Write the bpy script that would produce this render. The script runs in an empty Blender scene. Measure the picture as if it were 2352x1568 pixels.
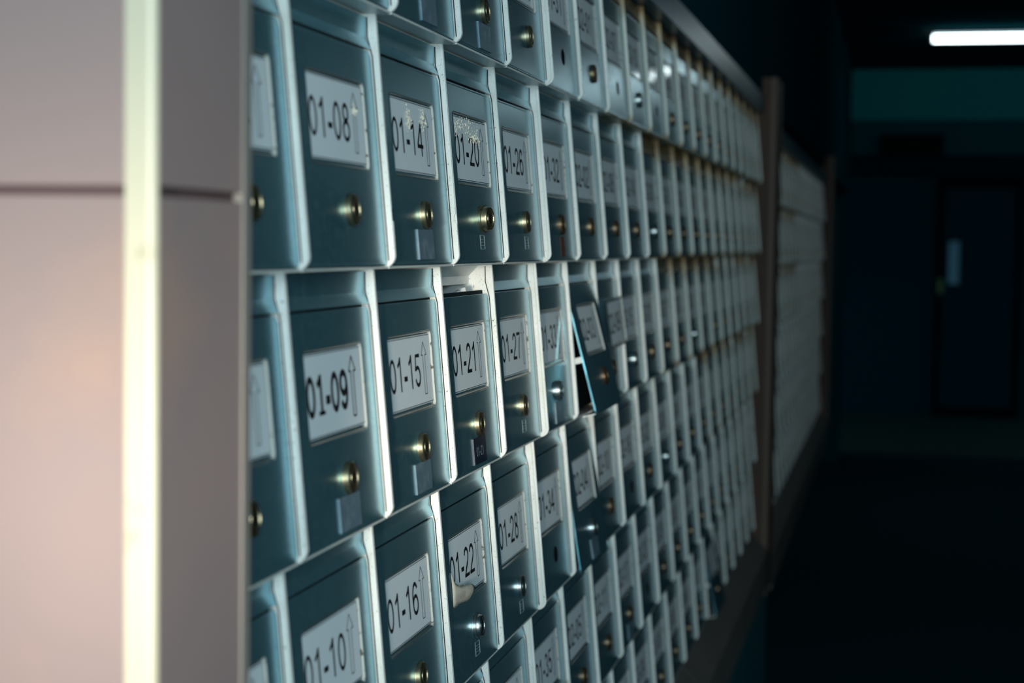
import bpy, math, random
from mathutils import Vector, Matrix
random.seed(7)
S = bpy.context.scene
COL = S.collection

# ------------------------------------------------------------------ camera, world, light, exposure
CX, CY, CZ = 0.3109, -0.8743, -0.1432
YAW, PITCH, ROLL, FPX = 0.2232, 0.0575, 0.0133, 3903.7
cy, sy, cp, sp = math.cos(YAW), math.sin(YAW), math.cos(PITCH), math.sin(PITCH)
F = Vector((-sy * cp, cy * cp, -sp)); R0 = Vector((cy, sy, 0)); U0 = R0.cross(F)
cr, sr = math.cos(ROLL), math.sin(ROLL)
R = R0 * cr + U0 * sr; U = U0 * cr - R0 * sr
cam = bpy.data.cameras.new('camera'); camo = bpy.data.objects.new('camera', cam); COL.objects.link(camo)
camo.matrix_world = Matrix(((R.x, U.x, -F.x, CX), (R.y, U.y, -F.y, CY), (R.z, U.z, -F.z, CZ), (0, 0, 0, 1)))
cam.sensor_width = 36.0; cam.lens = FPX / 2352 * 36.0; cam.clip_start = 0.02; cam.clip_end = 60
cam.dof.use_dof = True; cam.dof.focus_distance = 1.31; cam.dof.aperture_fstop = 6.8; cam.dof.aperture_blades = 0
S.camera = camo

w = bpy.data.worlds.new('world'); S.world = w; w.use_nodes = True
w.node_tree.nodes['Background'].inputs[0].default_value = (0.0, 0.48, 0.66, 1)
w.node_tree.nodes['Background'].inputs[1].default_value = 0.27

def area(name, loc, target, sx, sy_, power, color):
    l = bpy.data.lights.new(name, 'AREA'); l.shape = 'RECTANGLE'; l.size = sx; l.size_y = sy_
    l.energy = power; l.color = color
    o = bpy.data.objects.new(name, l); COL.objects.link(o); o.location = loc
    o.rotation_euler = (Vector(target) - Vector(loc)).to_track_quat('-Z', 'Y').to_euler()
    return o
# daylight entering the open end of the passage behind the photographer
area('daylight_opening', (0.92, -1.9, 0.05), (0.1, 0.8, -0.2), 0.9, 1.2, 43, (0.88, 0.99, 1.0))
# added narrow warm spot, makes the sunlit pool on the near pillar
sp_ = bpy.data.lights.new('pillar_pool_spot', 'SPOT'); sp_.energy = 900; sp_.color = (1.0, 0.80, 0.62)
sp_.spot_size = math.radians(6.0); sp_.spot_blend = 1.0; sp_.shadow_soft_size = 0.12
o = bpy.data.objects.new('pillar_pool_spot', sp_); COL.objects.link(o); o.location = (0.45, -3.2, -0.15)
o.rotation_euler = (Vector((0.0, -0.26, -0.25)) - o.location).to_track_quat('-Z', 'Y').to_euler()

S.view_settings.view_transform = 'Standard'; S.view_settings.look = 'None'
S.view_settings.gamma = 1.0; S.view_settings.exposure = 0.0; S.view_settings.use_curve_mapping = False

# ------------------------------------------------------------------ materials
def mat(name, col, rough=0.5, metal=0.0, spec=0.5, coat=0.0, coat_rough=0.1, emis=None, var=None, bump=None, rust=None, ior=1.5):
    m = bpy.data.materials.new(name); m.use_nodes = True
    nt = m.node_tree; b = nt.nodes['Principled BSDF']
    b.inputs['Base Color'].default_value = (*col, 1); b.inputs['Roughness'].default_value = rough
    b.inputs['Metallic'].default_value = metal; b.inputs['IOR'].default_value = ior; b.inputs['Specular IOR Level'].default_value = spec
    b.inputs['Coat Weight'].default_value = coat; b.inputs['Coat Roughness'].default_value = coat_rough
    if emis:
        b.inputs['Emission Color'].default_value = (*emis[0], 1); b.inputs['Emission Strength'].default_value = emis[1]
    L = nt.links
    tc = nt.nodes.new('ShaderNodeTexCoord'); geo = nt.nodes.new('ShaderNodeNewGeometry')
    src = None
    def noise(scale, detail=4, vec=None, stretch=None):
        n = nt.nodes.new('ShaderNodeTexNoise'); n.inputs['Scale'].default_value = scale; n.inputs['Detail'].default_value = detail
        v = geo.outputs['Position'] if vec is None else vec
        if stretch:
            mp = nt.nodes.new('ShaderNodeMapping'); mp.inputs['Scale'].default_value = stretch
            L.new(v, mp.inputs['Vector']); v = mp.outputs['Vector']
        L.new(v, n.inputs['Vector']); return n
    def ramp(a, bb, inp):
        r = nt.nodes.new('ShaderNodeMapRange'); r.inputs['From Min'].default_value = a; r.inputs['From Max'].default_value = bb
        r.clamp = True; L.new(inp, r.inputs['Value']); return r.outputs['Result']
    def mix(fac, a, c):
        x = nt.nodes.new('ShaderNodeMix'); x.data_type = 'RGBA'; L.new(fac, x.inputs[0])
        if isinstance(a, tuple): x.inputs[6].default_value = (*a, 1)
        else: L.new(a, x.inputs[6])
        x.inputs[7].default_value = (*c, 1); return x.outputs[2]
    cur = col
    for (sc, lo, hi, c2, st) in (var or []):
        cur = mix(ramp(lo, hi, noise(sc, 5, stretch=st).outputs['Fac']), cur, c2)
    if rust:                       # stains gather where water sits: along the step between two boxes
        sx_ = nt.nodes.new('ShaderNodeSeparateXYZ'); L.new(tc.outputs['Object'], sx_.inputs[0])
        up = ramp(.118, .158, sx_.outputs['Z']); dn = ramp(.012, .000, sx_.outputs['Z'])
        mx = nt.nodes.new('ShaderNodeMath'); mx.operation = 'MAXIMUM'; L.new(up, mx.inputs[0]); L.new(dn, mx.inputs[1])
        for c2, lo, hi in rust:
            ad = nt.nodes.new('ShaderNodeMath'); ad.operation = 'MULTIPLY'; L.new(mx.outputs[0], ad.inputs[0])
            L.new(ramp(lo, hi, noise(24, 5).outputs['Fac']), ad.inputs[1]); cur = mix(ad.outputs[0], cur, c2)
    if not isinstance(cur, tuple): L.new(cur, b.inputs['Base Color'])
    if bump:
        n = noise(bump[0], 3); bp = nt.nodes.new('ShaderNodeBump'); bp.inputs['Strength'].default_value = bump[1]
        bp.inputs['Distance'].default_value = bump[2]; L.new(n.outputs['Fac'], bp.inputs['Height']); L.new(bp.outputs['Normal'], b.inputs['Normal'])
    return m

M = {}
M['shell'] = mat('painted_steel', (0.66, 0.72, 0.71), 0.38, 0.0, 0.5,
                 var=[(14, .45, .75, (0.52, 0.58, 0.55), None), (420, .675, .72, (0.10, 0.10, 0.08), None), (900, .64, .70, (0.30, 0.30, 0.26), None), (60, .66, .76, (0.32, 0.33, 0.26), (1, 1, .3))])
M['rusted'] = mat('rust_stained_painted_steel', (0.62, 0.68, 0.64), 0.42, 0.0, 0.4, var=[(14, .45, .75, (0.50, 0.56, 0.53), None)],
                  rust=[((0.36, 0.25, 0.09), .34, .46), ((0.12, 0.06, 0.018), .50, .64)])
M['rustflap'] = mat('rust_stained_flap', (0.05, 0.10, 0.115), 0.45, 0.0, 0.4, rust=[((0.26, 0.18, 0.06), .36, .48), ((0.08, 0.04, 0.012), .52, .66)])
M['door'] = mat('satin_steel_door', (0.165, 0.405, 0.500), 0.25, 0.76, 0.5,
                var=[(9, .4, .7, (0.130, 0.350, 0.445), None), (170, .50, .72, (0.22, 0.45, 0.53), None), (260, .67, .73, (0.36, 0.55, 0.63), (1, 1, .06))], bump=(35, .03, .002))
M['inside'] = mat('painted_gap_shade', (0.010, 0.020, 0.025), 0.8, 0, .1)  # dark colour standing in for shade in seams and interiors
M['frame'] = mat('label_holder_lit', (0.55, 0.60, 0.58), 0.25, 0.1, 0.6, var=[(260, .58, .66, (0.14, 0.13, 0.10), None)])
M['frame2'] = mat('label_holder_shaded', (0.05, 0.09, 0.10), 0.22, 0.0, 0.8, ior=1.8)
M['paper'] = mat('film_covered_label', (0.76, 0.87, 0.93), 0.55, 0, 0.3, coat=0.4, coat_rough=0.06,
                 var=[(22, .5, .8, (0.73, 0.83, 0.86), (1, 1, .5))])
M['beige'] = mat('aged_peeled_paper', (0.50, 0.50, 0.43), 0.6, var=[(90, .45, .65, (0.34, 0.33, 0.27), None)])
M['ink'] = mat('black_print', (0.004, 0.008, 0.013), 0.6, 0, 0.2)
M['brass'] = mat('nickel_brass_lock', (0.42, 0.37, 0.24), 0.38, 1.0, var=[(300, .55, .7, (0.24, 0.21, 0.14), None)])
M['dull'] = mat('tarnished_brass_lock', (0.20, 0.145, 0.085), 0.42, 0.9, var=[(200, .5, .65, (0.10, 0.07, 0.045), None)])
M['chrome'] = mat('grey_chrome_lock', (0.45, 0.50, 0.50), 0.32, 1.0)
M['black'] = mat('dark_hole', (0.004, 0.006, 0.007), 0.8, 0, 0.1)
M['tag'] = mat('pale_embossed_tape', (0.10, 0.17, 0.22), 0.4, 0, 0.5, var=[(120, .5, .7, (0.17, 0.24, 0.29), None)])
M['darktag'] = mat('dark_embossed_tape', (0.012, 0.022, 0.04), 0.35, 0, 0.5)
M['rusttag'] = mat('rusty_tape_remains', (0.10, 0.035, 0.015), 0.8, var=[(200, .5, .6, (0.03, 0.015, 0.01), None)])
M['mark'] = mat('pale_stamped_mark', (0.22, 0.30, 0.33), 0.6)
M['glint_flecks'] = mat('painted_film_glint', (1.0, 0.97, 0.80), 0.25, 0, 0.8, coat=1.0, coat_rough=.2)  # pale colour paints the glints on torn label film
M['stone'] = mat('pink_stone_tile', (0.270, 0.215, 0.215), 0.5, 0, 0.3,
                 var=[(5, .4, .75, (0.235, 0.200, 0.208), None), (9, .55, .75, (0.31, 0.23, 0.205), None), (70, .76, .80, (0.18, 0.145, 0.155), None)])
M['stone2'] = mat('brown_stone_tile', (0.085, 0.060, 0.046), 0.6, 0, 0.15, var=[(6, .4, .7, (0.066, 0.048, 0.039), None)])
M['joint'] = mat('dark_tile_joint', (0.09, 0.06, 0.065), 0.8)
M['bead'] = mat('cream_edge_bead', (0.56, 0.56, 0.44), 0.35, 0, 0.5, var=[(38, .60, .72, (0.42, 0.40, 0.28), None)])
M['greybead'] = mat('dull_grey_edge_bead', (0.20, 0.20, 0.19), 0.45)
M['brownbead'] = mat('dull_brown_edge_bead', (0.11, 0.085, 0.068), 0.5, 0, 0.3)
M['trim'] = mat('blue_grey_glossy_trim', (0.02, 0.11, 0.17), 0.33, 0.1, 0.3)
M['ledge'] = mat('grey_stone_ledge', (0.16, 0.15, 0.145), 0.5, var=[(6, .4, .7, (0.12, 0.12, 0.12), None)])
M['teal'] = mat('teal_painted_wall', (0.01, 0.13, 0.17), 0.6, 0, .2)
M['dark'] = mat('dark_painted_wall', (0.006, 0.060, 0.082), 0.95, 0, 0.0)
M['lintel'] = mat('teal_grey_beam_paint', (0.015, 0.24, 0.27), 0.9, 0, 0.0)
M['floor'] = mat('dark_worn_floor', (0.008, 0.075, 0.105), 0.9, 0, 0.0)
M['ceiling'] = mat('dark_ceiling_paint', (0.006, 0.070, 0.095), 0.9, 0, 0.0)
M['farfloor'] = mat('brown_stone_floor', (0.20, 0.15, 0.12), 0.6)
M['tube'] = mat('lit_fluorescent_tube', (0.9, 1, 1), 0.3, emis=((0.80, 0.97, 1.0), 9.5))
M['housing'] = mat('grey_lamp_housing', (0.08, 0.12, 0.13), 0.5)
M['glass'] = mat('dark_door_glass', (0.002, 0.045, 0.065), 0.75, 0, 0.1)
M['door_patch'] = mat('pale_blue_patch', (0.55, 0.72, 0.90), 0.6)
M['sticker'] = mat('yellow_patch', (0.30, 0.30, 0.12), 0.6)
M['signblack'] = mat('black_sign_box', (0.001, 0.005, 0.007), 0.8, 0, 0.05)

# ------------------------------------------------------------------ mesh helpers
class MB:
    def __init__(s): s.v = []; s.f = []; s.m = []; s.sm = []
    def add(s, vs, fs, mi=0, smooth=False):
        k = len(s.v); s.v += [tuple(v) for v in vs]
        for f in fs: s.f.append([i + k for i in f]); s.m.append(mi); s.sm.append(smooth)
    def box(s, a, b, mi=0):
        x0, y0, z0 = a; x1, y1, z1 = b
        s.add([(x0,y0,z0),(x1,y0,z0),(x1,y1,z0),(x0,y1,z0),(x0,y0,z1),(x1,y0,z1),(x1,y1,z1),(x0,y1,z1)],
              [(0,3,2,1),(4,5,6,7),(0,1,5,4),(1,2,6,5),(2,3,7,6),(3,0,4,7)], mi)
    def prism_y(s, prof, y0, y1, mi=0):            # prof: (x,z), counter-clockwise seen from -Y
        n = len(prof)
        s.add([(x, y0, z) for x, z in prof] + [(x, y1, z) for x, z in prof],
              [list(range(n)), list(range(2*n-1, n-1, -1))] + [(i, n+i, n+(i+1) % n, (i+1) % n) for i in range(n)], mi)
    def loops(s, loops, mi=0, cap0=True, cap1=True, smooth=False):
        n = len(loops[0]); k0 = [v for l in loops for v in l]; fs = []
        for j in range(len(loops)-1):
            for i in range(n):
                fs.append((j*n+i, j*n+(i+1) % n, (j+1)*n+(i+1) % n, (j+1)*n+i))
        s.add(k0, fs, mi, smooth)
        if cap0: s.add(loops[0], [list(range(n-1, -1, -1))], mi)
        if cap1: s.add(loops[-1], [list(range(n))], mi)
    def build(s, name, mats, parent=None, loc=None, rot=None):
        me = bpy.data.meshes.new(name); me.from_pydata(s.v, [], s.f)
        for m in (mats if isinstance(mats, (list, tuple)) else [mats]): me.materials.append(m)
        me.polygons.foreach_set('material_index', s.m); me.polygons.foreach_set('use_smooth', s.sm); me.update()
        return place(name, me, parent, loc, rot)
def place(name, me, parent=None, loc=None, rot=None):
    o = bpy.data.objects.new(name, me); COL.objects.link(o)
    if parent: o.parent = parent
    if loc: o.location = loc
    if rot: o.rotation_euler = rot
    return o
def tag(o, label=None, cat=None, group=None, kind=None):
    if label: o['label'] = label
    if cat: o['category'] = cat
    if group: o['group'] = group
    if kind: o['kind'] = kind
    return o
def struct(name, mb, m):
    return tag(mb.build(name, m), kind='structure')

# rounded rectangle outline in the (y,z) plane, counter-clockwise seen from +X
def rrect(y0, y1, z0, z1, rt, rb, ins=0.0, n=5):
    y0 += ins; y1 -= ins; z0 += ins; z1 -= ins; rt = max(rt-ins, .0002); rb = max(rb-ins, .0002)
    out = []
    for cyy, czz, r, a0 in ((y1-rb, z0+rb, rb, -90), (y1-rt, z1-rt, rt, 0), (y0+rt, z1-rt, rt, 90), (y0+rb, z0+rb, rb, 180)):
        for i in range(n+1):
            a = math.radians(a0 + 90*i/n); out.append((cyy+r*math.cos(a), czz+r*math.sin(a)))
    return out

# ------------------------------------------------------------------ printed digits (em units, drawn as strokes)
def arc(cx_, cz_, rx, rz, a0, a1, n=14):
    return [(cx_+rx*math.cos(math.radians(a0+(a1-a0)*i/n)), cz_+rz*math.sin(math.radians(a0+(a1-a0)*i/n))) for i in range(n+1)]
T = 0.082
G = {
 '0': [arc(.278, .352, .190, .312, 90, 450, 26)],
 '1': [[(.325, 0.0), (.325, .716)], [(.325, .690), (.25, .60), (.12, .525)]],
 '2': [arc(.275, .505, .180, .165, 172, -18, 14) + [(.40, .36), (.22, .20), (.10, .06)], [(.035, .042), (.505, .042)]],
 '3': [arc(.265, .525, .155, .145, 165, -80, 13) , arc(.265, .205, .185, .165, 82, -165, 14)],
 '4': [[(.375, 0.0), (.375, .69)], [(.375, .68), (.06, .215)], [(.03, .205), (.52, .205)]],
 '5': [[(.475, .672), (.16, .672), (.105, .35)] + arc(.27, .235, .190, .190, 125, -165, 14)],
 '6': [arc(.285, .40, .20, .27, 35, 95, 6) + arc(.285, .36, .205, .31, 100, 200, 8), arc(.285, .225, .185, .185, 90, 450, 20)],
 '7': [[(.05, .665), (.495, .665), (.40, .52), (.28, .28), (.235, 0.0)]],
 '8': [arc(.275, .530, .150, .143, 90, 450, 20), arc(.275, .205, .185, .165, 90, 450, 20)],
 '9': [arc(.270, .48, .185, .19, 90, 450, 20), arc(.27, .35, .20, .31, 20, -80, 8) + arc(.27, .31, .20, .27, -85, -145, 6)],
 '-': [[(.035, .245), (.295, .245)]],
}
ADV = {'-': .333}
def stroke(mb, pts, t, X, mi, fn):
    L = []; Rr = []
    n = len(pts); closed = (abs(pts[0][0]-pts[-1][0]) < 1e-6 and abs(pts[0][1]-pts[-1][1]) < 1e-6)
    for i in range(n):
        a = pts[i-1] if i > 0 else (pts[-2] if closed else pts[0])
        b = pts[i+1] if i < n-1 else (pts[1] if closed else pts[-1])
        dx, dz = b[0]-a[0], b[1]-a[1]; l = math.hypot(dx, dz) or 1; nx, nz = -dz/l*t/2, dx/l*t/2
        L.append(fn(pts[i][0]+nx, pts[i][1]+nz)); Rr.append(fn(pts[i][0]-nx, pts[i][1]-nz))
    vs = [(X, a, b) for a, b in L] + [(X, a, b) for a, b in Rr]
    mb.add(vs, [(n+i, n+i+1, i+1, i) for i in range(n-1)], mi)
def write(mb, text, y0, z0, cap, X, mi=1, t=T, sq=1.0):
    em = cap/.716; pen = 0
    for ch in text:
        for pl in G[ch]:
            stroke(mb, pl, t*(1.25 if ch == '-' else 1), X, mi, lambda a, b, pen=pen: (y0+(pen+a)*em*sq, z0+b*em))
        pen += ADV.get(ch, .556)

# ------------------------------------------------------------------ letterbox geometry
P, H, N = 0.16107, 0.16, 0.015
ZT = 0.136                        # top of the door
SL = math.atan(N/H)
DEPTH = 0.25
def dz(z): return (z-ZT)/math.cos(SL)

def body_mesh(name, m, keyed=''):
    mb = MB()
    prof = [(-DEPTH, 0.0), (-.008, 0.0)]
    r = .0085
    for i in range(7):
        a = math.radians(-90+ (85)*i/6); prof.append((-r-.0004+r*math.cos(a), r+r*math.sin(a)))
    if keyed == 'chipped':
        prof += [(-.0024, .030), (-.0050, .0325), (-.0046, .0365), (-.0036, .038)]
    prof += [(-.0144, .154), (-N, H), (-DEPTH, H)]
    off = .0022 if keyed == 'module' else 0      # first box of a block: its side sheet stands slightly proud
    mb.prism_y([(x+(off if x > -.1 else 0), z) for x, z in prof], .0003, .0016); mb.prism_y(prof, P-.0016, P-.0003)
    mb.box((-DEPTH, .0016, 0), (-.0050, P-.0016, .0014))
    mb.box((-DEPTH, .0016, H-.0014), (-.024, P-.0016, H))
    mb.box((-DEPTH, .0016, .0014), (-DEPTH+.0014, P-.0016, H-.0014))
    # dark strip painting the shade in the seam between sheet and door
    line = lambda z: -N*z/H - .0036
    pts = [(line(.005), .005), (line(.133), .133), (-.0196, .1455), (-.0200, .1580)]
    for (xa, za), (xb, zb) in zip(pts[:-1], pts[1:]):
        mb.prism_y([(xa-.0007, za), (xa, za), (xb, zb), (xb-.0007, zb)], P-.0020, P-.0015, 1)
    # added dark sheet behind the door, stands in for interior shade
    mb.prism_y([(line(.006)-.0070, .006), (line(.006)-.0057, .006), (line(.1385)-.0057, .1385), (line(.1385)-.0070, .1385)], .0018, P-.0022, 1)
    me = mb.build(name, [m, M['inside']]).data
    return me
def keep(o):                       # take the mesh, drop the temporary object
    me = o.data; bpy.data.objects.remove(o); return me
def mesh_of(mb, name, mats): return keep(mb.build(name, mats))
def body(name, m, keyed=''):
    me = body_mesh(name, m, keyed)
    for o in list(bpy.data.objects):
        if o.data == me: bpy.data.objects.remove(o)
    return me
ME = {}
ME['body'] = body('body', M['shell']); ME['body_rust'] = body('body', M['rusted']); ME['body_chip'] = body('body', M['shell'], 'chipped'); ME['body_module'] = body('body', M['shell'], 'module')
# flap: vertical leaf with an outward flared bottom lip
mb = MB()
fp = [(-.0225, .1420), (-.0215, .1440), (-.0180, .1392), (-.0175, .1398), (-.0206, .1452), (-.0206, .1582), (-.0218, .1582), (-.0218, .1440)]
fp = [(-.0219, .1446), (-.0185, .1376), (-.0172, .1376), (-.0204, .1450), (-.0204, .1580), (-.0219, .1580)]
mb.prism_y(fp, .0030, P-.0030); ME['flap'] = mesh_of(mb, 'slot_flap', M['door'])
mb = MB(); mb.prism_y(fp, .0030, P-.0030); ME['flap_rust'] = mesh_of(mb, 'slot_flap', M['rustflap'])
# door: sheet with rounded corners and a sunk label window, X outward, origin on the hinge line
LY0, LY1, LZ0, LZ1 = .0305, .1365, dz(.0605), dz(.1145)
LX = -.0014
mb = MB()
z0, z1 = dz(.0019), dz(ZT); y0, y1 = .0026, P-.0034
lo = []
for X, ins in ((-.0017, .0004), (-.0017, 0.0), (0.0, 0.0), (.0001, .0003), (.0001, .0007), (.0001, .0011), (.00005, .0015), (0.0, .0020)):
    lo.append([(X, a, b) for a, b in rrect(y0, y1, z0, z1, .0060, .0045, ins)])
lo.append([(0.0, a, b) for a, b in rrect(LY0, LY1, LZ0, LZ1, .0040, .0040)])
lo.append([(LX-.0001, a, b) for a, b in rrect(LY0, LY1, LZ0, LZ1, .0040, .0040, .0003)])
mb.loops(lo, 0)
ME['door'] = mesh_of(mb, 'door', M['door'])
# label holder: thin raised lip and the inner wall of the sunk window
mb = MB()
ring = []
for X, ins in ((0.0001, -.0004), (.0003, -.0001), (.0003, .0003), (.0001, .0006), (LX+.0001, .0012), (LX+.0001, .0021)):
    ring.append([(X, a, b) for a, b in rrect(LY0, LY1, LZ0, LZ1, .0038, .0038, ins)])
mb.loops(ring, 0, False, False, True)
for q, f in enumerate(mb.f):
    if sum(mb.v[i][1] for i in f)/len(f) < LY1-.0028: mb.m[q] = 1  # same holder: right side painted in a lit tone, the rest shaded
ME['frame'] = mesh_of(mb, 'label_frame', [M['frame'], M['frame2']])
def label_mesh(text, torn=False, bold=False):
    mb = MB(); a, b, c, d = LY0+.0008, LY1-.0022, LZ0+.0032, LZ1-.0022
    if torn:
        mb.add([(LX+.0004, y, z) for y, z in ((a+.044, c), (b, c), (b, d), (a, d), (a+.0005, dz(.088)), (a+.005, dz(.080)), (a+.016, dz(.0745)), (a+.038, dz(.0728)))], [list(range(8))], 0)
        mb.add([(LX+.00025, y, z) for y, z in ((a, c), (a+.041, c), (a+.041, d-.03), (a, d-.015))], [(0, 1, 2, 3)], 2)
    else:
        mb.add([(LX+.0004, a, c), (LX+.0004, b, c), (LX+.0004, b, d), (LX+.0004, a, d)], [(0, 1, 2, 3)], 0)
    X = LX+.0007; e = .00045
    i = .0006
    if not torn:
        mb.add([(X, a, c+i), (X, b-i, c+i), (X, b-i, c+i+e), (X, a, c+i+e)], [(0, 1, 2, 3)], 1)
    else:
        mb.add([(X, a+.045, c+i), (X, b-i, c+i), (X, b-i, c+i+e), (X, a+.045, c+i+e)], [(0, 1, 2, 3)], 1)
    mb.add([(X, a, d-i-e), (X, b-i, d-i-e), (X, b-i, d-i), (X, a, d-i)], [(0, 1, 2, 3)], 1)
    mb.add([(X, b-i-e, c+i), (X, b-i, c+i), (X, b-i, d-i), (X, b-i-e, d-i)], [(0, 1, 2, 3)], 1)
    if text: write(mb, text, .0322, dz(.0762), .0235, X, 1, .125 if bold else T, .90)
    if bold:                       # this one is set in a heavier face with a foot on the 1
        em = .0235/.716*.90; mb.add([(X, .0322+em*q_, dz(.0762)+z_) for q_, z_ in ((.70, 0), (1.06, 0), (1.06, .0024), (.70, .0024))], [(0, 1, 2, 3)], 1)
    # outline arrow
    s = lambda y, z: (y, dz(z))
    ar = [s(.1172, .1070), s(.1110, .0978), s(.1146, .0978), s(.1146, .0705), s(.1198, .0705), s(.1198, .0978), s(.1238, .0978), s(.1172, .1070)]
    for q in range(len(ar)-1):
        stroke(mb, [ar[q], ar[q+1]], .00120 if bold else .00062, X, 1, lambda a_, b_: (a_, b_))
    return mesh_of(mb, 'number_label', [M['paper'], M['ink'], M['beige']])
ME['plain'] = label_mesh('')
# lock: stepped cylinder with a keyway
def lock_mesh(body_m, proj, hole=False, rad=.0096):
    mb = MB(); n = 28
    def ringc(X, r): return [(X, r*math.cos(2*math.pi*i/n), r*math.sin(2*math.pi*i/n)) for i in range(n)]
    def seg(st, smooth=True): mb.loops([ringc(a, b) for a, b in st], 0, False, False, smooth)
    if hole:
        mb.loops([ringc(.00015, .0078), ringc(.0004, .0074)], 1, False, True)
    else:
        seg([(0, rad+.0004), (.0005, rad+.0003)])
        if proj > .005: seg([(.0005, rad), (proj*.48, rad-.0001)]); seg([(proj*.48, rad-.0001), (proj*.52, rad-.0007)], False); seg([(proj*.52, rad-.0007), (proj-.0012, rad-.0012)])
        else: seg([(.0005, rad), (proj-.0007, rad-.0001)])
        r2 = rad-.0012 if proj > .005 else rad-.0001
        seg([(proj-.0012 if proj > .005 else proj-.0007, r2), (proj-.0001, r2-.0006)]); seg([(proj-.0001, r2-.0006), (proj, r2-.0018)], False)
        seg([(proj, r2-.0018), (proj-.0006, r2-.0021)], False)
        mb.loops([ringc(proj-.0006, r2-.0021), ringc(proj-.0006, .0046), ringc(proj-.0002, .0044)], 0, False, True, False)
        X = proj
        mb.add([(X, -.0006, -.0036), (X, .0006, -.0036), (X, .0010, 0), (X, .0006, .0036), (X, -.0006, .0036), (X, -.0010, 0)], [(0, 1, 2, 3, 4, 5)], 1)
    return mesh_of(mb, 'lock', [body_m, M['black']])
ME['lock'] = lock_mesh(M['brass'], .0040); ME['lock_c'] = lock_mesh(M['chrome'], .0040)
ME['lock_big'] = lock_mesh(M['brass'], .0085, rad=.0105); ME['lock_bigc'] = lock_mesh(M['chrome'], .0060, rad=.0098)
ME['lock_d'] = lock_mesh(M['dull'], .0032); ME['hole'] = lock_mesh(M['brass'], 0, True)
def tag_mesh(m, text='', thick=.0010, y0=.0700, y1=.1080, z0=.0052, z1=.0255):
    mb = MB(); mb.box((0, y0, dz(z0)), (thick, y1, dz(z1)))
    if text: write(mb, text, y0+.006, dz(z0)+.006, .0075, thick+.0002, 1, .09, .9)
    return mesh_of(mb, 'name_tape', [m, M['mark']])
ME['tag'] = tag_mesh(M['tag']); ME['tag_dark'] = tag_mesh(M['darktag'], '01-21'); ME['tag_rust'] = tag_mesh(M['rusttag'], thick=.0003, y0=.083, y1=.103, z0=.005, z1=.024)
mb = MB()
for (a, b, c, d) in ((.086, .1, .012, .0125), (.086, .1, .0225, .023), (.086, .0868, .012, .023), (.0992, .1, .012, .023), (.089, .097, .0150, .0154), (.089, .097, .0172, .0176), (.089, .097, .0195, .0199)):
    mb.box((0, a, dz(c)), (.0002, b, dz(d)))
ME['mark'] = mesh_of(mb, 'stamped_mark', M['mark'])
# torn film flecks on labels, their glints painted as pale colour
def glint_flecks(spots, seed):
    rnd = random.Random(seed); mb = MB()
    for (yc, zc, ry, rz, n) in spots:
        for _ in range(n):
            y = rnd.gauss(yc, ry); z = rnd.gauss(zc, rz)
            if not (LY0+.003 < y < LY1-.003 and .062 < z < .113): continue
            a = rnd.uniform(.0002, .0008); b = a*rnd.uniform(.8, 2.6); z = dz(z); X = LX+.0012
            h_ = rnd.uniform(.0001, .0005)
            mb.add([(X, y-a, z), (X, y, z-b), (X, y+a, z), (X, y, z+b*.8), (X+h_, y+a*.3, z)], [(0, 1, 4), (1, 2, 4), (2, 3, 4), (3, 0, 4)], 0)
    return mesh_of(mb, 'film_glints', M['glint_flecks'])

ORD = ['first', 'second', 'third', 'fourth', 'fifth', 'sixth', 'seventh', 'eighth', 'ninth', 'tenth', 'eleventh', 'twelfth', 'thirteenth',
       'fourteenth', 'fifteenth', 'sixteenth', 'seventeenth', 'eighteenth', 'nineteenth', 'twentieth']
ROWN = ['top', 'second', 'third', 'fourth', 'fifth', 'bottom']
SPECIAL = {(1, 1): 'painted glint on its label', (2, 1): 'flecked label film and chipped rim', (3, 1): 'scratched flecked film and protruding lock',
           (3, 2): 'missing slot flap and dark tape', (3, 3): 'curled torn label', (5, 1): 'rusty tape below the lock', (6, 2): 'door hanging ajar',
           (6, 3): 'door slightly ajar', (7, 2): 'loose tilted label holder', (5, 3): 'empty lock hole'}
HOLES = {(5, 0), (7, 0), (9, 0), (5, 3), (9, 4), (8, 3), (13, 2)}
CHROME = {(5, 2), (8, 2), (3, 3), (6, 3), (9, 1), (8, 0), (12, 2), (10, 3), (4, 3)}
TAGS = {(1, 2), (2, 1), (2, 2), (5, 2), (3, 0), (2, 0), (6, 3), (8, 4)}
MARKS = {(3, 3), (4, 1), (4, 2), (3, 1), (4, 3)}
AJAR = {(6, 2): 9.6, (6, 3): 3.8, (14, 5): 7.4}

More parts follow.
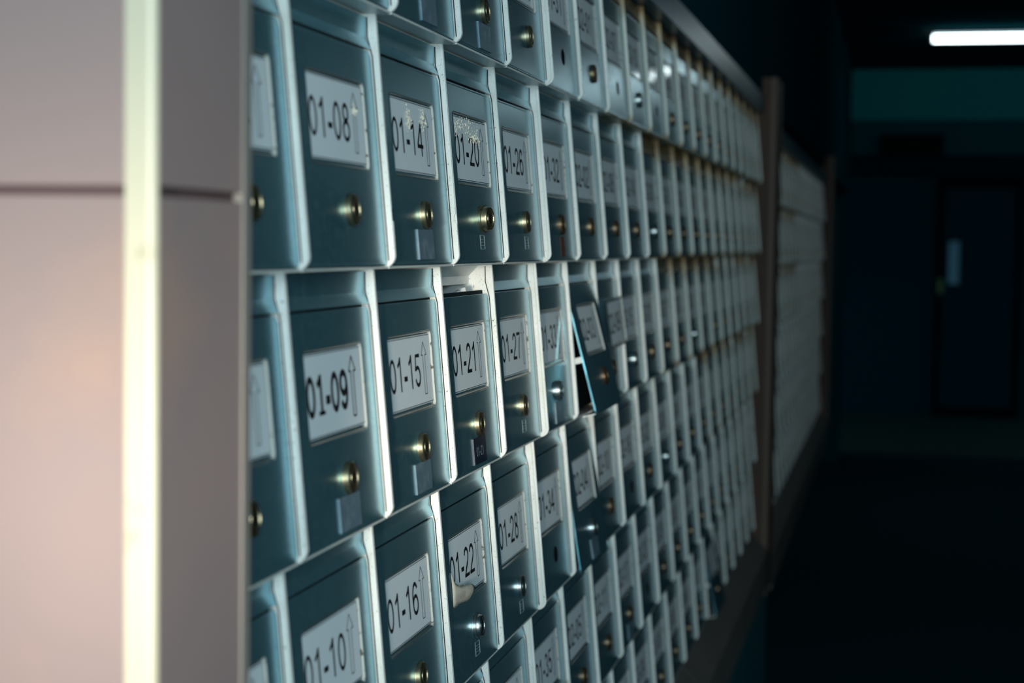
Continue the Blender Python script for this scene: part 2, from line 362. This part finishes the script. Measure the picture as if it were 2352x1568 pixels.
def letterbox(c, r, yb, zb, bank):
    root = bpy.data.objects.new('letterbox', None); COL.objects.link(root); root.empty_display_size = .02
    root.location = (0, yb + (c)*P, zb - r*H)
    num = '%02d-%02d' % (c//6+1, (c % 6)*6+r+1)
    if bank == 0:
        if (c, r) in SPECIAL and c < 7: lab = 'grey steel letterbox numbered %s with %s' % (num, SPECIAL[(c, r)])
        elif c < 7 and not (c == 0): lab = 'grey steel letterbox %s, %s row, %s column from near pillar' % (num, ROWN[r], ORD[c])
        elif c == 0: lab = 'grey letterbox half hidden by the near pillar, %s row of first column' % ROWN[r]
        else: lab = 'grey letterbox in near bank, %s row, %s column from near pillar' % (ROWN[r], ORD[c])
        if (c, r) == (7, 2): lab = 'grey letterbox with loose tilted label holder, right beyond the ajar door'
        if (c, r) == (14, 5): lab = 'letterbox with door hanging ajar in the bottom row of near bank'
        grp = 'letterboxes in the near bank'
    else:
        lab = 'blurred letterbox in far bank, %s row, %s column past middle pillar' % (ROWN[r], ORD[c])
        grp = 'letterboxes in the far bank'
    tag(root, lab, 'letterbox', grp)
    rusty = (bank == 0 and c >= (7, 9, 10, 13, 14, 30)[r] and r != 4) or (bank == 1 and r < 3 and c < 9)
    me = ME['body_chip'] if (c, r, bank) == (2, 1, 0) else ME['body_module'] if (c, bank) == (5, 0) else (ME['body_rust'] if rusty else ME['body'])
    place('body', me, root)
    if (c, r, bank) != (3, 2, 0):
        place('slot_flap', ME['flap_rust'] if rusty else ME['flap'], root)
    xt = -N*ZT/H - .0047
    aj = AJAR.get((c, r), 0) if bank == 0 else 0
    wob = 0 if (bank == 0 and c < 6) else random.uniform(-.15, .25)
    d = place('door', ME['door'], root, (xt + (.0005 if aj else 0), 0, ZT), (0, -(SL+math.radians(aj+wob)), 0))
    fr = place('label_frame', ME['frame'], d)
    nl = place('number_label', label_mesh(num, (c, r) == (3, 3), (c, r) == (1, 2)) if (bank == 0 and c < 14) else ME['plain'], d)
    if (c, r, bank) == (7, 2, 0):
        for o in (fr, nl): o.rotation_euler = (math.radians(1.5), math.radians(-2.5), 0); o.location = (.0075, .004, -.002)
    k = (c, r)
    near = bank == 0
    lm = ME['hole'] if near and k in HOLES else ME['lock_c'] if near and k in CHROME else ME['lock']
    if lm is ME['lock'] and (c >= 5 or not near): lm = ME['lock_d']
    if near and k == (3, 1): lm = ME['lock_big']
    if near and k == (3, 3): lm = ME['lock_bigc']
    lk = place('lock' if lm is not ME['hole'] else 'lock_hole', lm, d, (0, .0915, dz(.0355)))
    lk.rotation_euler = (random.uniform(-.4, .4), 0, 0)
    if near and k == (3, 1): lk.rotation_euler = (.2, .05, -.14)
    if near and k in TAGS: tag(place('name_tape', ME['tag'], d, (0, 0, 0)), 'pale blank tape')
    if near and k == (3, 2): tag(place('name_tape', ME['tag_dark'], d), 'dark tape embossed 01-21')
    if near and k == (5, 1): tag(place('name_tape', ME['tag_rust'], d), 'rusty tape remains')
    if near and k in ((6, 2), (14, 5)):
        mb = MB(); mb.box((-.0150, .0030, dz(.0022)), (-.0017, P-.0040, dz(.0034))); place('bottom_flange', mesh_of(mb, 'bottom_flange', M['shell']), d)
        mb = MB(); mb.box((-.0105, .0035, dz(.0560)), (-.0095, .0095, dz(.1300))); mb.box((-.0105, .0035, dz(.0560)), (-.0017, .0095, dz(.0620))); place('latch_bracket', mesh_of(mb, 'latch_bracket', M['shell']), d)
    if near and k in MARKS: place('stamped_mark', ME['mark'], d)
    if near and k == (3, 1): place('film_glints', glint_flecks([(.048, .105, .010, .0035, 60), (.075, .107, .010, .003, 50), (.09, .0975, .008, .0018, 110), (.10, .102, .006, .004, 30), (.036, .103, .002, .003, 40)], 3), d)
    if near and k == (2, 1): place('film_glints', glint_flecks([(.072, .100, .0035, .0035, 90), (.108, .102, .004, .004, 80)], 5), d)
    if near and k == (1, 1): place('film_glints', glint_flecks([(.115, .096, .0022, .0022, 60)], 9), d)
    if near and k == (3, 3):                       # curled torn corner of the label
        mb = MB()
        up = [(.0305, .0885, .0006), (.036, .0800, .0016), (.047, .0748, .0030), (.060, .0732, .0040), (.069, .0732, .0046), (.0755, .0715, .0044)]
        lo_ = [(.0315, .0625, .0003), (.038, .0622, .0004), (.047, .0620, .0008), (.056, .0612, .0016), (.066, .0600, .0026), (.0765, .0640, .0034)]
        nn = 7; vs = []
        for (ya, za, xa), (yb, zb, xb) in zip(up, lo_):
            for q in range(nn):
                t = q/(nn-1); vs.append((xa+(xb-xa)*t + .0022*math.sin(math.pi*t)*(xa/.0046), ya+(yb-ya)*t + .003*math.sin(math.pi*t)*(ya > .065), dz(za+(zb-za)*t)))
        mb.add(vs, [(i*nn+q, i*nn+q+1, (i+1)*nn+q+1, (i+1)*nn+q) for i in range(len(up)-1) for q in range(nn-1)], 0, True)
        o = place('peeled_corner', mesh_of(mb, 'peeled_corner', M['beige']), d); tag(o, 'curled beige paper')
        so = o.modifiers.new('thick', 'SOLIDIFY'); so.thickness = .0002
    if near and k == (3, 2):                       # chute plate seen where the flap is gone
        mb = MB(); mb.prism_y([(-.035, .1435), (-.034, .1435), (-.034, .1500), (-.026, .1585), (-.027, .1592), (-.035, .1505)], .0020, P-.0018)
        mb.prism_y([(-.070, .120), (-.069, .120), (-.069, .1580), (-.070, .1580)], .0020, P-.0018, 1)  # added dark back sheet stands in for shade inside the slot
        place('chute', mesh_of(mb, 'chute', [M['shell'], M['inside']]), root)
    if near and k == (2, 0):                       # black sticker at lower right of the top row door
        mb = MB(); mb.box((0, .128, dz(.031)), (.0003, .1555, dz(.052)))
        write(mb, '13', .134, dz(.040), .007, .0005, 1)
        place('sticker', mesh_of(mb, 'sticker', [M['ink'], M['mark']]), d)
    return root
for c in range(20):
    for r in range(6):
        letterbox(c, r, -P, -0.0, 0)
B2Y, B2Z = 19*P + .165, -.035
for c in range(20):
    for r in range(6):
        letterbox(c, r, B2Y, B2Z, 1)

# folded leaflet pushed into the slot of 01-21
mb = MB(); n = 16
for q, (dx, dzz, hw) in enumerate(((0, 0, 1.0), (-.003, -.0015, .9), (.001, -.0028, 1.05))):
    top = []
    for i in range(n+1):
        t = i/n; y = 2*P+.034+t*.078*hw
        z = -2*H+.1350+.0085*(t/.86 if t < .86 else max(0, 1-((t-.86)/.14)**2)**.5) - .0012*q + dzz
        top.append((y, z))
    A = [(-.0235+dx, y, z) for y, z in top] + [(-.0235+dx, y, z-.0005) for y, z in reversed(top)]
    B = [(-.060, y, z-.003) for y, z in top] + [(-.060, y, z-.0035) for y, z in reversed(top)]
    mb.loops([A, B], 0, True, True, False)
tag(mb.build('folded_leaflet', mat('white_leaflet', (.55, .62, .64), .6)), 'white folded leaflet curling out of the flapless slot above door 01-21', 'leaflet')

# ------------------------------------------------------------------ tiled pillars
def pillar(y0, y1, zt, label, near):
    root = bpy.data.objects.new('tiled_pillar', None); COL.objects.link(root); root.location = (0, y0, -.95)
    tag(root, label, 'pillar')
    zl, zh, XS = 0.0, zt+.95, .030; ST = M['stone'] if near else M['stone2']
    jz = -.1247+.95; g = .0022
    mb = MB()                                       # tiles on the face towards the opening, with open joints
    zs = [zl, jz-.6, jz, zh] if True else []
    for a, b in zip(zs[:-1], zs[1:]):
        mb.box((-.46, 0.0, a+(g if a != zl else 0)), (XS-.0125, .012, b-(g if b != zh else 0)))
    mb.build('front_tiles', ST, root)
    mb = MB()
    for a, b in zip(zs[:-1], zs[1:]):
        mb.box((XS-.010, .0035, a+(g if a != zl else 0)), (XS, y1-y0-.0085, b-(g if b != zh else 0)))
    mb.build('side_tiles', ST, root)
    mb = MB(); mb.box((-.46, .004, zl), (XS-.004, y1-y0, zh-.002)); mb.build('core', M['joint'], root)
    mb = MB(); r = .0035; pr = [(XS-.0125, .012), (XS-.0125, -.0006)]
    pr += [(XS-r+r*math.sin(math.radians(a)), r-.0006-r*math.cos(math.radians(a))) for a in range(0, 91, 15)] + [(XS, .0034), (XS-.0101, .0034), (XS-.0101, .012)]
    n = len(pr)
    mb.add([(x, y, zl) for x, y in pr]+[(x, y, zh) for x, y in pr], [(i, (i+1) % n, n+(i+1) % n, n+i) for i in range(n)]+[list(range(n-1, -1, -1)), list(range(n, 2*n))], 0)
    tag(mb.build('edge_bead', M['bead'] if near else M['brownbead'], root), 'cream rounded bead' if near else None)
    mb = MB(); L_ = y1-y0; mb.box((XS-.012, L_-.008, zl), (XS+.0008, L_+.0005, zh)); tag(mb.build('edge_strip', M['greybead'] if near else M['brownbead'], root), 'thin grey strip')
    return root
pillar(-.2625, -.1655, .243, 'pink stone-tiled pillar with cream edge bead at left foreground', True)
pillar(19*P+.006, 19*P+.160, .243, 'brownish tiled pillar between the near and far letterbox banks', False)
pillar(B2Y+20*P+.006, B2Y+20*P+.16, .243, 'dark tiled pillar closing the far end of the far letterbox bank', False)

# ledges and trims around the banks
def ledge(y0, y1, name, label, m):
    mb = MB(); n = int(round((y1-y0)/.6)); s = (y1-y0)/n
    for i in range(n):
        mb.prism_y([(-.26, -.803), (-.26, -.930), (.0300, -.930), (.0300, -.845), (-.012, -.803)][::-1] if False else [(-.26, -.930), (.0300, -.930), (.0300, -.845), (-.010, -.8035), (-.26, -.8035)], y0+i*s+.001, y0+(i+1)*s-.001)
    return tag(mb.build(name, m), label, 'ledge')
ledge(-.1645, 19*P+.005, 'tiled_ledge', 'grey tiled ledge running under the near letterbox bank', M['ledge'])
o = ledge(B2Y-.004, B2Y+20*P+.005, 'tiled_ledge', 'grey-teal tiled ledge running under the far letterbox bank', M['ledge']); o.location.z = B2Z-.002
def top_trim(y0, y1, z0, label):
    mb = MB(); n = int(round((y1-y0)/.78)); s = (y1-y0)/n
    for i in range(n): mb.box((-.25, y0+i*s+.0008, z0), (.002, y0+(i+1)*s-.0008, z0+.037))
    return tag(mb.build('top_trim', M['trim']), label, 'trim')
top_trim(-.1645, 19*P+.005, .1615, 'glossy blue-grey trim strip along the top of the near letterbox bank')
top_trim(B2Y-.004, B2Y+20*P+.005, .1615+B2Z, 'dark glossy trim strip along the top of the far letterbox bank')

# ------------------------------------------------------------------ the setting
YE, YB = 10.0, 13.4
ZF, ZC = -1.50, .965
XR = 2.3
mb = MB(); mb.box((-.5, -.2615, .199), (-.004, YE, ZC)); struct('wall_left', mb, M['dark'])
mb = MB(); mb.box((-.5, -.25, ZF), (-.27, YE, .199)); struct('wall_left_back', mb, M['dark'])
mb = MB(); mb.box((-.26, -.1640, ZF), (.019, 19*P+.166, -.955)); struct('wall_base', mb, M['teal'])
mb = MB(); mb.box((-3, -6, ZF-.1), (XR+.1, YE+.6, ZF)); struct('floor', mb, M['floor'])
mb = MB(); mb.box((-3, YE+.6, ZF-.1), (3.4, YB+.1, ZF)); struct('floor_far', mb, M['farfloor'])
mb = MB(); mb.box((-.5, -.5, ZC), (XR+.1, YE, ZC+.1)); struct('ceiling', mb, M['ceiling'])
mb = MB(); mb.box((XR, -.5, ZF), (XR+.1, YE, ZC)); struct('wall_right', mb, M['dark'])
mb = MB(); mb.box((-.5, YE, .655), (XR+.1, YE+.25, ZC+.1)); struct('wall_far', mb, M['lintel'])
mb = MB(); mb.box((-.6, YE+.02, .44), (XR+.1, YE+.3, .655)); struct('trim_1', mb, M['ceiling'])
mb = MB(); mb.box((-3, YB, ZF), (3.4, YB+.1, 1.2)); mb.box((-3, YE+.3, .44), (3.4, YB, .54)); struct('wall_end', mb, M['dark'])
mb = MB(); mb.box((-.6, YE, ZF), (-.04, YE+.3, .66)); struct('wall_side', mb, M['dark'])

# fluorescent batten on the ceiling
root = bpy.data.objects.new('fluorescent_lamp', None); COL.objects.link(root); root.location = (.45, 8.1, ZC)
tag(root, 'lit white fluorescent tube on the dark ceiling, top right', 'lamp')
mb = MB(); n = 16
mb.loops([[(x, .016*math.cos(2*math.pi*i/n), -.040+.016*math.sin(2*math.pi*i/n)) for i in range(n)] for x in (.0, 1.2)], 0, True, True, True)
mb.build('tube', M['tube'], root)
mb = MB(); mb.box((-.05, -.03, -.018), (1.25, .03, 0)); mb.build('housing', M['housing'], root)
for x in (-.02, 1.2):
    mb = MB(); mb.box((x, -.02, -.062), (x+.02, .02, -.018)); mb.build('end_cap', M['housing'], root)

# far end: black sign box, glass door with two small colour patches
def thing_box(name, a, b, m, label, cat):
    mb = MB(); mb.box(a, b); return tag(mb.build(name, m), label, cat)
thing_box('sign_box', (.18, YE-.10, .43), (.56, YE+.015, .56), M['signblack'], 'black unlit sign box below the teal beam', 'sign')
root = bpy.data.objects.new('glass_door', None); COL.objects.link(root); root.location = (.60, YB, ZF)
tag(root, 'dark bluish glass door at the far end of the passage', 'door')
mb = MB(); mb.box((.05, -.05, .08), (.62, -.04, 1.85)); mb.build('pane', M['glass'], root)
for a, b in (((0, -.07, 0), (.05, -.001, 1.95)), ((.62, -.07, 0), (.67, -.001, 1.95))):
    mb = MB(); mb.box(a, b); mb.build('stile', M['signblack'], root)
for a, b in (((.05, -.07, 0), (.62, -.001, .08)), ((.05, -.07, 1.85), (.62, -.001, 1.95))):
    mb = MB(); mb.box(a, b); mb.build('rail', M['signblack'], root)
thing_box('pale_patch', (.70, YB-.056, -.42), (.78, YB-.0505, -.08), M['door_patch'], 'pale blue-white patch on the far glass door', 'door_patch')
thing_box('yellow_patch', (.62, YB-.078, -.50), (.66, YB-.0705, -.38), M['sticker'], 'small dull yellow patch at the left edge of glass door', 'sticker')
